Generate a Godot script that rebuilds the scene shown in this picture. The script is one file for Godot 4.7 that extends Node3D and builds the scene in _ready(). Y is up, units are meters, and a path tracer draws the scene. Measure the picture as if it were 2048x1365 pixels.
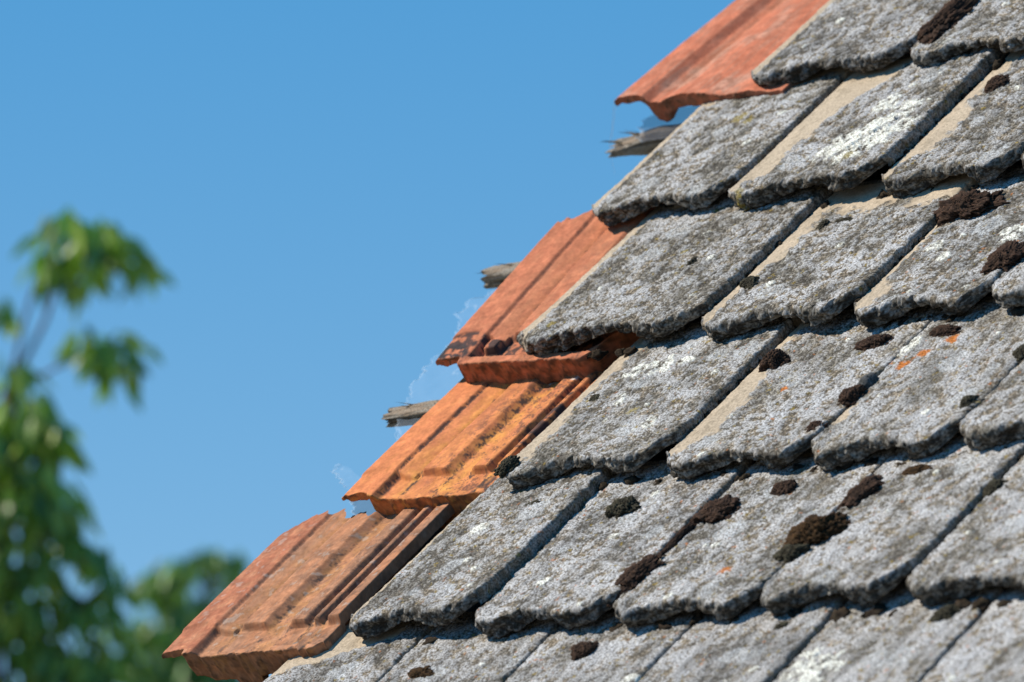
extends Node3D
# A weathered roof edge under a blue sky: lichen-grown concrete tiles, broken clay tiles along the verge,
# battens and torn underlay sticking out, moss cushions, and out-of-focus trees far behind.

# roof frame: x along the eaves, y out of the roof, z down the slope
const ROOF_AT := Vector3(-0.08325754, 2.14420847, -8.85259579)
const ROOF_X := Vector3(0.71257949, 0.0, 0.70159138)
const ROOF_Y := Vector3(-0.47214373, 0.73967785, 0.4795383)
const ROOF_Z := Vector3(-0.51895161, -0.67296113, 0.52707926)
const PITCH_STEP := 0.1        # how far each tile tips up: its top sinks this much per metre

var roof: Node3D
var rng := RandomNumberGenerator.new()
var noise_mid: FastNoiseLite
var noise_fine: FastNoiseLite
var noise_cell: FastNoiseLite
var noise_wide: FastNoiseLite
var noise_patch: FastNoiseLite
var noise_spot: FastNoiseLite
var concrete_material: StandardMaterial3D
var bare_material: StandardMaterial3D
var clay_material: StandardMaterial3D
var wood_material: StandardMaterial3D
var moss_material: StandardMaterial3D
var used := {}


func _ready() -> void:
	# ---- camera -------------------------------------------------------------------------------
	var cam := Camera3D.new()
	cam.name = "camera"
	cam.position = Vector3(0, 1.6, 0)
	cam.rotation_degrees = Vector3(6.0897, 0, 0)
	cam.keep_aspect = Camera3D.KEEP_HEIGHT
	cam.fov = 2.0 * rad_to_deg(atan(682.5 / 12000.0))
	cam.near = 0.1
	cam.far = 2000.0
	var lens := CameraAttributesPhysical.new()
	lens.frustum_focal_length = 211.0
	lens.frustum_focus_distance = 9.15
	lens.frustum_near = 0.1
	lens.frustum_far = 2000.0
	lens.exposure_aperture = 4.6
	cam.attributes = lens
	add_child(cam)
	cam.fov = 2.0 * rad_to_deg(atan(682.5 / 12000.0))
	cam.current = true
	# ---- sky, exposure ------------------------------------------------------------------------
	var sky_material := ProceduralSkyMaterial.new()
	sky_material.sky_top_color = Color(0.085, 0.453, 0.674)
	sky_material.sky_horizon_color = Color(0.52, 0.67, 0.777)
	sky_material.sky_curve = 0.075
	sky_material.ground_bottom_color = Color(0.30, 0.28, 0.23)
	sky_material.ground_horizon_color = Color(0.42, 0.45, 0.42)
	sky_material.sun_angle_max = 1.0
	var sky := Sky.new()
	sky.sky_material = sky_material
	var env := Environment.new()
	env.background_mode = Environment.BG_SKY
	env.sky = sky
	env.tonemap_mode = Environment.TONE_MAPPER_LINEAR
	env.tonemap_exposure = 1.5
	env.sdfgi_enabled = true
	env.ssao_enabled = true
	env.ssil_enabled = true
	var we := WorldEnvironment.new()
	we.name = "world_environment"
	we.environment = env
	add_child(we)
	# ---- sun: high, behind the ridge and to the left ---------------------------------------------
	var sun := DirectionalLight3D.new()
	sun.name = "sun"
	sun.light_energy = 1.42
	sun.light_color = Color(1.0, 0.955, 0.88)
	sun.light_angular_distance = 0.5
	sun.shadow_enabled = true
	add_child(sun)
	var to_sun := (ROOF_Y - 0.73 * ROOF_X - 0.30 * ROOF_Z).normalized()
	sun.look_at_from_position(to_sun * 50.0, Vector3.ZERO, Vector3.UP)

	make_noises()
	make_materials()

	# ---- the roof --------------------------------------------------------------------------------
	roof = Node3D.new()
	roof.name = "tiled_roof"
	add_child(roof)
	roof.transform = Transform3D(Basis(ROOF_X, ROOF_Y, ROOF_Z), ROOF_AT)
	roof.set_meta("label", "steep old roof of lichen-covered grey concrete tiles with a ragged edge of broken orange clay tiles")
	roof.set_meta("category", "roof")
	build_carcass()
	build_concrete_tiles()
	build_clay_tiles()
	build_battens()
	build_moss()
	build_moss_crumbs()
	build_plastic()
	build_cobweb()
	build_trees()
	build_ground()


# =================================================================================================
func make_noise(seed_: int, wavelength: float, octaves: int, kind := FastNoiseLite.TYPE_SIMPLEX_SMOOTH) -> FastNoiseLite:
	var n := FastNoiseLite.new()
	n.seed = seed_
	n.noise_type = kind
	n.frequency = 1.0 / wavelength
	n.fractal_type = FastNoiseLite.FRACTAL_FBM if octaves > 1 else FastNoiseLite.FRACTAL_NONE
	n.fractal_octaves = octaves
	return n


func make_noises() -> void:
	rng.seed = 7
	noise_mid = make_noise(11, 0.022, 4)
	noise_fine = make_noise(12, 0.0062, 2)
	noise_cell = make_noise(13, 0.007, 1, FastNoiseLite.TYPE_CELLULAR)
	noise_cell.cellular_return_type = FastNoiseLite.RETURN_DISTANCE
	noise_wide = make_noise(14, 0.11, 3)
	noise_patch = make_noise(15, 0.03, 3)
	noise_spot = make_noise(16, 0.016, 2)


func grain(seed_: int, side: int, frequency: float, dark: float, as_normal := false, strength := 4.0) -> NoiseTexture2D:
	var t := NoiseTexture2D.new()
	t.width = side
	t.height = side
	t.seamless = true
	t.generate_mipmaps = false
	var n := FastNoiseLite.new()
	n.seed = seed_
	n.noise_type = FastNoiseLite.TYPE_SIMPLEX
	n.frequency = frequency
	n.fractal_octaves = 4
	n.fractal_gain = 0.7
	t.noise = n
	if as_normal:
		t.as_normal_map = true
		t.bump_strength = strength
	else:
		var g := Gradient.new()
		g.set_color(0, Color(dark, dark, dark))
		g.set_color(1, Color(1, 1, 1))
		g.add_point(0.55, Color(0.86, 0.86, 0.86))
		t.color_ramp = g
	return t


func make_material(rough: float, color_map: Texture2D, normal_map: Texture2D, per_metre: float, depth := 1.0) -> StandardMaterial3D:
	var m := StandardMaterial3D.new()
	m.vertex_color_use_as_albedo = true
	m.roughness = rough
	m.metallic_specular = 0.25
	m.albedo_texture = color_map
	if normal_map:
		m.normal_enabled = true
		m.normal_texture = normal_map
		m.normal_scale = depth
	m.uv1_triplanar = true
	m.uv1_scale = Vector3.ONE * per_metre
	return m


func make_materials() -> void:
	var speckle := grain(21, 1024, 0.075, 0.1)
	var g := Gradient.new()
	g.set_color(0, Color(0.56, 0.54, 0.51))
	g.set_color(1, Color(1, 1, 1))
	g.add_point(0.36, Color(0.62, 0.60, 0.58))
	g.add_point(0.46, Color(0.86, 0.85, 0.84))
	g.add_point(0.62, Color(1.0, 1.0, 1.0))
	speckle.color_ramp = g
	concrete_material = make_material(0.95, speckle, grain(22, 512, 0.12, 0, true, 4.0), 2.3, 0.35)
	bare_material = make_material(0.95, grain(28, 512, 0.12, 0.7), grain(29, 512, 0.12, 0, true, 2.0), 2.3, 0.2)
	clay_material = make_material(0.85, grain(23, 512, 0.03, 0.72), grain(24, 512, 0.03, 0, true, 1.5), 1.5, 0.2)
	wood_material = make_material(0.9, grain(25, 512, 0.1, 0.5), grain(26, 512, 0.1, 0, true, 4.0), 3.0, 0.6)
	moss_material = make_material(1.0, grain(27, 256, 0.2, 0.2), null, 6.0)


func named(called: String) -> String:
	if not used.has(called):
		used[called] = 0
		return called
	used[called] += 1
	return "%s_%03d" % [called, used[called]]


func part(called: String, mesh: Mesh, m: Material, parent: Node) -> MeshInstance3D:
	var o := MeshInstance3D.new()
	o.name = named(called)
	o.mesh = mesh
	if m:
		o.material_override = m
	parent.add_child(o, true)
	return o


func smooth(a: float, b: float, x: float) -> float:
	return smoothstep(a, b, x)


# piecewise-linear curve through [x, y, x, y, ...]
func curve(pts: Array, x: float) -> float:
	if x <= pts[0]:
		return pts[1]
	for i in range(2, pts.size(), 2):
		if x <= pts[i]:
			var t: float = (x - pts[i - 2]) / (pts[i] - pts[i - 2])
			return lerpf(pts[i - 1], pts[i + 1], t)
	return pts[pts.size() - 1]


# a sheet of nx * nz vertices as one mesh, smooth normals from its neighbours
func grid_mesh(nx: int, nz: int, pos: PackedVector3Array, col: PackedColorArray, bare := PackedByteArray()) -> ArrayMesh:
	var nor := PackedVector3Array()
	nor.resize(nx * nz)
	for j in nz:
		var ja := maxi(j - 1, 0) * nx
		var jb := mini(j + 1, nz - 1) * nx
		var j0 := j * nx
		for i in nx:
			var du := pos[j0 + mini(i + 1, nx - 1)] - pos[j0 + maxi(i - 1, 0)]
			var dv := pos[jb + i] - pos[ja + i]
			nor[j0 + i] = du.cross(dv).normalized()
	# bare places (where marked) get a surface of their own
	var grown := PackedInt32Array()
	var clean := PackedInt32Array()
	for j in nz - 1:
		for i in nx - 1:
			var a := j * nx + i
			var q := PackedInt32Array([a, a + nx, a + 1, a + 1, a + nx, a + nx + 1])
			if bare.size() > 0 and bare[a] == 1:
				clean.append_array(q)
			else:
				grown.append_array(q)
	var m := ArrayMesh.new()
	for idx in [grown, clean]:
		if idx.is_empty():
			if bare.size() == 0:
				continue
			idx = PackedInt32Array([0, 0, 0])
		var arr := []
		arr.resize(Mesh.ARRAY_MAX)
		arr[Mesh.ARRAY_VERTEX] = pos
		arr[Mesh.ARRAY_NORMAL] = nor
		arr[Mesh.ARRAY_COLOR] = col
		arr[Mesh.ARRAY_INDEX] = idx
		m.add_surface_from_arrays(Mesh.PRIMITIVE_TRIANGLES, arr)
	return m


# columns across a tile: [x, drop, normal x, normal y] with rounded, turned-down sides
func columns_across(w: float, res: float, side: float, r: float) -> Array:
	var c := []
	for k in 5:
		c.append([0.0, lerpf(side, r, k / 4.0), -1.0, 0.0])
	for k in range(1, 4):
		var a := k / 4.0 * PI / 2
		c.append([r * (1 - cos(a)), r * (1 - sin(a)), -cos(a), sin(a)])
	var n := int((w - 2 * r) / res)
	for k in n + 1:
		c.append([lerpf(r, w - r, k / float(n)), 0.0, 0.0, 1.0])
	for k in range(3, 0, -1):
		var a := k / 4.0 * PI / 2
		c.append([w - r * (1 - cos(a)), r * (1 - sin(a)), cos(a), sin(a)])
	for k in range(4, -1, -1):
		c.append([w, lerpf(side, r, k / 4.0), 1.0, 0.0])
	return c


# rows up a tile: [distance from the front edge, drop as a fraction of thickness, drop in metres, normal y, normal towards the front]
func rows_up(length: float, res: float, r: float, face_rows: int, arc_rows: int) -> Array:
	var rows := [[length * 0.9, 1.0, 0.0, -1.0, 0.0], [0.05, 1.0, 0.0, -1.0, 0.0], [0.006, 1.0, 0.0, -1.0, 0.3]]
	for k in face_rows:
		rows.append([0.0, 1.0 - k / float(face_rows), r * k / float(face_rows), 0.0, 1.0])
	for k in arc_rows:
		var a := k / float(arc_rows) * PI / 2
		rows.append([r * (1 - cos(a)), 0.0, r * (1 - sin(a)), sin(a), cos(a)])
	var n := int((length - r) / res)
	for k in n + 1:
		rows.append([lerpf(r, length, k / float(n)), 0.0, 0.0, 1.0, 0.0])
	return rows


# ---- concrete tiles ------------------------------------------------------------------------------
const UNDER := [0.0, 0.024, 0.06, 0.034, 0.2, 0.040, 0.34, 0.037, 0.46, 0.022, 0.56, 0.019, 0.64, 0.024, 0.72, 0.036, 0.84, 0.036, 0.93, 0.026, 1.0, 0.022]
const FRONT := [0.0, -0.028, 0.05, -0.008, 0.13, 0.004, 0.22, -0.004, 0.34, -0.017, 0.5, -0.020, 0.62, -0.016, 0.74, -0.006, 0.84, -0.008, 0.92, -0.026, 1.0, -0.05]


# t: x0, x1, z, and optional keys: lift (right side raised), roll, bare (widths of bare strip from the left: [s, width, ...]),
# flange (width of the clean left edge), white / orange / yellow ([x, z, radius, ...] in roof coordinates), pale, coarse
func concrete_tile(t: Dictionary) -> void:
	var x0: float = t.x0
	var w: float = t.x1 - x0
	var z0: float = t.z
	var coarse: bool = t.get("coarse", false)
	var res := 0.012 if coarse else 0.00235
	var length := 0.425
	var lift: float = t.get("lift", 0.0)
	var base: float = t.get("base", 0.0)
	var bare: Array = t.get("bare", [0.0, -0.05])
	var flange: float = t.get("flange", 0.014)
	var flange_clean: bool = t.get("clean", false)
	var pale: float = t.get("pale", 0.0)
	var tops: float = t.get("top", 0.42)
	var white: Array = t.get("white", [])
	var orange: Array = t.get("orange", [])
	var yellow: Array = t.get("yellow", [])
	var lump: float = t.get("lump", 1.0)
	var off := Vector3(rng.randf() * 40.0, rng.randf() * 40.0, rng.randf() * 40.0)
	var yaw: float = rng.randf_range(-0.008, 0.008)
	var jit := PackedFloat32Array()
	for i in 12:
		jit.append(rng.randf_range(-1, 1))
	var cols := columns_across(w, res, 0.022, 0.004)
	var rows := rows_up(length, res, 0.006, 16 if not coarse else 3, 5 if not coarse else 2)
	var nx := cols.size()
	var nz := rows.size()
	var pos := PackedVector3Array()
	var colr := PackedColorArray()
	pos.resize(nx * nz)
	colr.resize(nx * nz)
	var bare_at := PackedByteArray()
	bare_at.resize(nx * nz)
	# per column
	var cx := PackedFloat32Array()
	var under := PackedFloat32Array()
	var front := PackedFloat32Array()
	for c in cols:
		var f: float = c[0] / w
		var ff := clampf(f + 0.03 * jit[0] * sin(f * PI), 0, 1)
		under.append(curve(UNDER, ff) * (0.69 + 0.09 * jit[1]))
		front.append(curve(FRONT, ff) * (1.0 + 0.25 * jit[2]))
	var dark := Color(0.058, 0.052, 0.043)
	var midc := Color(0.255, 0.240, 0.212)
	var light := Color(0.455, 0.468, 0.492)
	var thin := Color(0.34, 0.285, 0.215)
	var tint := 1.0 + 0.18 * jit[3]
	thin *= 0.95
	midc = (midc * tint).lerp(Color(0.25, 0.25, 0.26), clampf(jit[4] * 0.5, 0, 1))
	light *= 0.90 + 0.07 * jit[5]
	# round pale rosettes and small white crusts of lichen
	var rosette := []
	if not coarse:
		for n in 6:
			rosette.append_array([rng.randf_range(0.03, w - 0.01), rng.randf_range(0.01, 0.36), rng.randf_range(0.010, 0.028), rng.randf_range(-1, 1)])
		for n in 3:
			white = white + [x0 + rng.randf_range(0.04, w - 0.02), z0 - rng.randf_range(0.01, 0.33), rng.randf_range(0.004, 0.009)]
	var tan_ := Color(0.56, 0.46, 0.345)
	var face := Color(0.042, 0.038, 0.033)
	var p := Vector3.ZERO
	for j in nz:
		var r: Array = rows[j]
		var s: float = r[0]
		var rfrac: float = r[1]
		var rdrop: float = r[2]
		var rny: float = r[3]
		var rnz: float = r[4]
		var bare_w: float = curve(bare, s) if s >= 0 else 0.0
		var fw := 1.0 - smooth(0.0, 0.13, s)
		var hidden := s > 0.412 or rny < -0.5
		var side_rag := noise_mid.get_noise_3d(off.x, off.y + s, 9.0) * 0.004
		for i in nx:
			var c: Array = cols[i]
			var x: float = c[0]
			var k := j * nx + i
			var y: float = -PITCH_STEP * s + lift * x / w + base
			var in_flange := 1.0 - smooth(flange - 0.003, flange + 0.004, x)
			# drop of sides and front
			var drop := maxf(c[1], rfrac * under[i] + rdrop * (1.0 - rfrac))
			if rfrac == 0.0:
				drop = maxf(c[1], rdrop)
			var px := x
			if i < 8:
				px += side_rag
			elif i >= nx - 8:
				px -= side_rag * 1.5
			p = Vector3(px, y - drop, -s + front[i] * fw)
			if fw > 0.5 and not hidden:
				p.z += noise_patch.get_noise_3d(off.x + x, off.y - drop * 1.3, 3.0) * 0.010 * (fw - 0.5) * 2.0
				if rnz > 0.3:
					p.z += minf(0.0, noise_mid.get_noise_3d(off.x + x, off.y - drop, 5.0) + 0.10) * 0.010
			if hidden:
				p.y -= 0.001 * in_flange * (1.0 if rny > 0 else 0.0)
				pos[k] = p
				colr[k] = midc
				continue
			var q := p + off
			var n1 := noise_mid.get_noise_3dv(q)
			var n2 := noise_fine.get_noise_3dv(q)
			var nc := noise_cell.get_noise_3dv(q)
			var n3 := noise_patch.get_noise_3dv(q)
			var n4 := noise_wide.get_noise_3dv(q)
			# lichen cover: 1 = grown over, 0 = bare
			var cover := smooth(-0.007, 0.007, x - bare_w + n3 * 0.022 + n2 * 0.004)
			cover = minf(cover, 1.0 - smooth(-0.007, 0.007, s - tops + n3 * 0.05 + n4 * 0.05))
			if flange_clean:
				cover = minf(cover, smooth(-0.003, 0.003, x - flange - 0.002 + n1 * 0.006))
			if rnz > 0.3 :
				cover = maxf(cover, smooth(-0.05, 0.25, n3 + 0.25))
			# crust: raised pale thalli with sharp rims, brown-black pits between them
			var av := n3 * 0.55 + n1 * 0.75 + n2 * 0.45 + n4 * 0.35 + pale
			var thal := smooth(-0.02, 0.09, av)
			var pit := smooth(0.06, 0.20, -n1 * 0.6 - n2 * 0.75 - 0.25 * n3 - 0.15 * n4 - pale * 0.5)
			var h := (n1 * 0.0009 + n2 * 0.0002 + thal * 0.0004 - pit * 0.0006) * lump * (1.0 - pale * 2.0) + n3 * 0.0012
			if rnz > 0.4:
				h *= 0.55
			var d := lerpf(n2 * 0.0001, h + 0.0022, cover)
			d -= in_flange * (0.0015 if flange_clean or bare_w > 0.0 else 0.002) * rny * (1.0 if c[1] <= 0.004 else 0.5)
			# colours
			var cc := midc.lerp(thin, clampf(0.35 + n4 * 1.8 - n3 * 0.9, 0, 0.85))
			cc = cc.lerp(light * (1.0 + n2 * 0.35), thal * clampf(0.72 + n4 * 0.5, 0, 1))
			cc = cc.lerp(dark, pit * (0.85 - pale * 1.5))
			# rain streaks down the slope
			var streak := noise_patch.get_noise_3d(off.x + x * 1.4, off.z + s * 0.12, 17.0)
			cc = cc * (1.0 + clampf(streak * 0.6 + n4 * 0.35, -0.28, 0.16))
			for a in range(0, rosette.size(), 4):
				var rd: float = Vector2(x - rosette[a], s - rosette[a + 1]).length() / rosette[a + 2]
				if rd < 1.7:
					var rk := (1.0 - smooth(0.7, 1.0, rd + n3 * 0.8 + n2 * 0.2)) * (0.55 + 0.45 * smooth(0.35, 0.85, rd))
					var rc := Color(0.50, 0.53, 0.56) if rosette[a + 3] > -0.2 else Color(0.17, 0.155, 0.13)
					cc = cc.lerp(rc * (1.0 + n2 * 0.3), rk * 0.75)
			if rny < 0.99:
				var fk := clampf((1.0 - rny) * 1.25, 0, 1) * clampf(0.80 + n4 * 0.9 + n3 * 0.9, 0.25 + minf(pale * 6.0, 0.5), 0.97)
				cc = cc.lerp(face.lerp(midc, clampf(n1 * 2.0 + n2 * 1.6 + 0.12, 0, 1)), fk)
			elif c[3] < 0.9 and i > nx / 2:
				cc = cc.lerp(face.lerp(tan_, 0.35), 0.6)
			var sp := noise_spot.get_noise_3dv(q * 1.0)
			if sp > 0.55 and rny > 0.9:
				cc = cc.lerp(Color(0.26, 0.19, 0.035), clampf((sp - 0.55) * 9.0, 0, 0.8))
			elif sp < -0.63 and rny > 0.9 and pale > 0.02:
				cc = cc.lerp(Color(0.42, 0.15, 0.035), clampf((-sp - 0.63) * 8.0, 0, 0.75))
			var tc := tan_ * (1.0 + n1 * 0.10 + n2 * 0.09 + n4 * 0.15)
			tc = tc.lerp(Color(0.28, 0.23, 0.165), maxf(clampf(n3 * 1.2 - 0.15, 0, 0.5), 0.55 * smooth(0.25, 0.4, n1 + n2 * 0.4)))
			cc = tc.lerp(cc, cover)
			if cover < 0.5:
				bare_at[k] = 1
			for a in range(0, white.size(), 3):
				var dd: float = Vector2(x0 + x - white[a], z0 - s - white[a + 1]).length() / white[a + 2]
				if dd < 1.8:
					var wk := 1.0 - smooth(0.86, 0.98, dd + n3 * 0.9 + n1 * 0.25 + n2 * 0.3)
					cc = cc.lerp(Color(0.76, 0.78, 0.73) * (1.0 + n2 * 0.15 + n1 * 0.2), wk * clampf(1.05 + n1 * 0.3 - pit * 0.6 - smooth(0.12, 0.3, n3 * 0.6 - n1) * 0.6, 0, 1))
					d += 0.0022 * wk
			for a in range(0, orange.size(), 3):
				var dd: float = Vector2(x0 + x - orange[a], z0 - s - orange[a + 1]).length() / orange[a + 2]
				if dd < 1.8:
					cc = cc.lerp(Color(0.52, 0.17, 0.03), 0.9 * (1.0 - smooth(0.6, 1.0, dd + n1 * 0.9 + n2 * 0.4)))
			for a in range(0, yellow.size(), 3):
				var dd: float = Vector2(x0 + x - yellow[a], z0 - s - yellow[a + 1]).length() / yellow[a + 2]
				if dd < 1.8:
					cc = cc.lerp(Color(0.33, 0.26, 0.05), 0.6 * (1.0 - smooth(0.6, 1.0, dd + n1 * 0.9 + n2 * 0.4)))
			var nn := Vector3(c[2], minf(c[3], rny), rnz)
			if nn.length_squared() < 0.01:
				nn = Vector3(c[2], 0.3, rnz)
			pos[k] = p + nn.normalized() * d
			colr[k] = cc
	# the shape is laid out in the roof's own axes, so that the grain differs from tile to tile
	var turn := Transform3D(Basis(Vector3.UP, yaw), Vector3(x0, 0, z0))
	for k in pos.size():
		pos[k] = turn * pos[k]
	var mesh := grid_mesh(nx, nz, pos, colr, bare_at)
	mesh.surface_set_material(0, concrete_material)
	if mesh.get_surface_count() > 1:
		mesh.surface_set_material(1, bare_material)
	part("concrete_tile", mesh, null, roof)


func build_concrete_tiles() -> void:
	var tiles := [
		# top course
		{"x0": -0.366, "x1": -0.022, "z": -1.405, "clean": true, "flange": 0.022, "lift": 0.004},
		{"x0": -0.018, "x1": 0.288, "z": -1.400},
		{"x0": 0.293, "x1": 0.59, "z": -1.405, "coarse": true},
		# second course
		{"x0": -0.482, "x1": -0.177, "z": -1.047, "clean": true, "flange": 0.016, "lift": 0.006, "yellow": [-0.30, -1.30, 0.012, -0.33, -1.32, 0.014], "top": 0.36},
		{"x0": -0.170, "x1": 0.152, "z": -1.040, "clean": true, "flange": 0.02, "lift": 0.012, "base": 0.003, "lump": 1.5, "bare": [0.0, 0.0, 0.03, 0.012, 0.05, 0.056, 0.12, 0.064, 0.2, 0.068, 0.27, 0.084, 0.32, 0.116, 0.4, 0.132], "white": [0.035, -1.165, 0.05, 0.05, -1.205, 0.035, 0.01, -1.14, 0.04, 0.085, -1.15, 0.04, 0.02, -1.28, 0.03, 0.09, -1.25, 0.03, 0.06, -1.11, 0.03, 0.12, -1.19, 0.03], "yellow": [-0.135, -1.045, 0.013, 0.06, -1.105, 0.012]},
		{"x0": 0.160, "x1": 0.428, "z": -1.030, "clean": true, "flange": 0.016, "lift": 0.006, "lump": 1.5, "bare": [0.0, 0.0, 0.06, 0.004, 0.09, 0.056, 0.2, 0.064, 0.24, 0.02, 0.3, 0.044]},
		{"x0": 0.433, "x1": 0.74, "z": -1.040, "lump": 1.5},
		# third course
		{"x0": -0.389, "x1": 0.004, "z": -0.690, "clean": true, "flange": 0.022, "lift": 0.008, "base": 0.002, "yellow": [-0.33, -0.735, 0.009, -0.182, -0.92, 0.008], "white": [-0.095, -0.885, 0.012]},
		{"x0": 0.011, "x1": 0.323, "z": -0.680, "clean": true, "flange": 0.022, "lift": 0.008, "bare": [0.0, 0.006, 0.15, 0.012, 0.2, 0.044, 0.34, 0.036], "top": 0.33},
		{"x0": 0.330, "x1": 0.586, "z": -0.675, "clean": true, "flange": 0.012, "bare": [0.0, 0.0, 0.02, 0.036, 0.075, 0.044, 0.1, 0.0, 0.3, 0.012], "white": [0.387, -0.856, 0.018, 0.43, -0.82, 0.014, 0.53, -0.875, 0.03], "pale": 0.03},
		{"x0": 0.592, "x1": 0.9, "z": -0.685, "pale": 0.03},
		# fourth course
		{"x0": -0.163, "x1": 0.172, "z": -0.330, "clean": true, "flange": 0.024, "lift": 0.008, "bare": [0.0, 0.0, 0.04, 0.036, 0.12, 0.044, 0.2, 0.02, 0.3, 0.036], "white": [-0.07, -0.612, 0.025, -0.02, -0.618, 0.028, 0.02, -0.625, 0.018, 0.079, -0.436, 0.019, -0.048, -0.536, 0.011, -0.035, -0.52, 0.012], "yellow": [0.019, -0.485, 0.013], "pale": 0.04},
		{"x0": 0.179, "x1": 0.466, "z": -0.325, "clean": true, "flange": 0.014, "bare": [0.0, 0.0, 0.05, 0.036, 0.1, 0.064, 0.22, 0.052, 0.3, 0.02], "orange": [0.30, -0.52, 0.007], "pale": 0.05},
		{"x0": 0.471, "x1": 0.738, "z": -0.322, "bare": [0.0, -0.02, 0.05, -0.02, 0.09, 0.02, 0.13, 0.02, 0.16, -0.02], "white": [0.478, -0.615, 0.026, 0.46, -0.60, 0.014], "orange": [0.556, -0.624, 0.013, 0.505, -0.558, 0.012, 0.525, -0.587, 0.012, 0.47, -0.57, 0.008], "pale": 0.08},
		{"x0": 0.743, "x1": 1.04, "z": -0.340, "pale": 0.08},
		# fifth course
		{"x0": -0.229, "x1": 0.036, "z": 0.020, "clean": true, "flange": 0.010, "lift": 0.016, "white": [-0.124, -0.22, 0.018, -0.03, -0.1, 0.009], "pale": 0.05},
		{"x0": 0.044, "x1": 0.317, "z": 0.030, "lift": 0.004, "bare": [0.0, -0.02, 0.04, 0.002, 0.25, 0.002], "white": [0.133, -0.053, 0.015], "pale": 0.10},
		{"x0": 0.324, "x1": 0.596, "z": 0.028, "pale": 0.10, "orange": [0.49, -0.06, 0.012]},
		{"x0": 0.602, "x1": 0.862, "z": 0.018, "lift": 0.006, "pale": 0.11},
		{"x0": 0.870, "x1": 1.17, "z": 0.012, "pale": 0.11},
		# sixth course
		{"x0": -0.345, "x1": -0.087, "z": 0.375, "bare": [0.0, -0.02, 0.27, -0.01, 0.31, 0.08, 0.36, 0.2], "pale": 0.08},
		{"x0": -0.083, "x1": 0.187, "z": 0.375, "pale": 0.12},
		{"x0": 0.192, "x1": 0.466, "z": 0.375, "pale": 0.13, "white": [0.46, 0.17, 0.02]},
		{"x0": 0.471, "x1": 0.733, "z": 0.370, "pale": 0.13, "lift": 0.005},
		{"x0": 0.739, "x1": 1.012, "z": 0.370, "pale": 0.14, "white": [0.80, 0.165, 0.045, 0.77, 0.12, 0.018]},
		{"x0": 1.018, "x1": 1.32, "z": 0.365, "pale": 0.14},
	]
	# the courses go on past the frame
	for k in 3:
		tiles.append({"x0": -0.22 + 0.3 * k, "x1": 0.075 + 0.3 * k, "z": -1.755, "coarse": true})
		tiles.append({"x0": -0.46 + 0.3 * k, "x1": -0.165 + 0.3 * k, "z": 0.725, "coarse": true})
	for k in range(3, 6):
		tiles.append({"x0": -0.46 + 0.3 * k, "x1": -0.165 + 0.3 * k, "z": 0.725, "coarse": true})
	for z in [-1.04, -0.685]:
		tiles.append({"x0": 0.745 + (0.16 if z > -1.0 else 0.0), "x1": 1.04 + (0.16 if z > -1.0 else 0.0), "z": z, "coarse": true})
	tiles.append({"x0": 1.045, "x1": 1.34, "z": -0.335, "coarse": true})
	tiles.append({"x0": 1.175, "x1": 1.47, "z": 0.018, "coarse": true})
	for t in tiles:
		concrete_tile(t)


# ---- clay tiles ----------------------------------------------------------------------------------
const RIBS := [0.0, -0.004, 0.006, 0.0, 0.073, 0.001, 0.079, -0.004, 0.085, -0.003, 0.112, -0.008, 0.124, -0.012, 0.134, -0.002, 0.182, -0.001, 0.198, -0.013, 0.230, -0.013, 0.246, -0.001, 0.272, -0.001, 0.279, -0.012, 0.287, -0.012, 0.293, -0.001, 0.302, -0.001, 0.308, -0.012, 0.316, -0.012, 0.321, -0.001, 0.338, 0.0, 0.345, 0.0]
const ROLLS := [0.0, -0.006, 0.01, 0.0, 0.05, 0.002, 0.068, 0.0, 0.085, -0.012, 0.105, -0.016, 0.125, -0.010, 0.16, -0.002, 0.20, 0.0, 0.235, -0.004, 0.26, -0.007, 0.29, -0.003, 0.33, 0.0, 0.36, -0.004, 0.40, -0.002]


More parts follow.
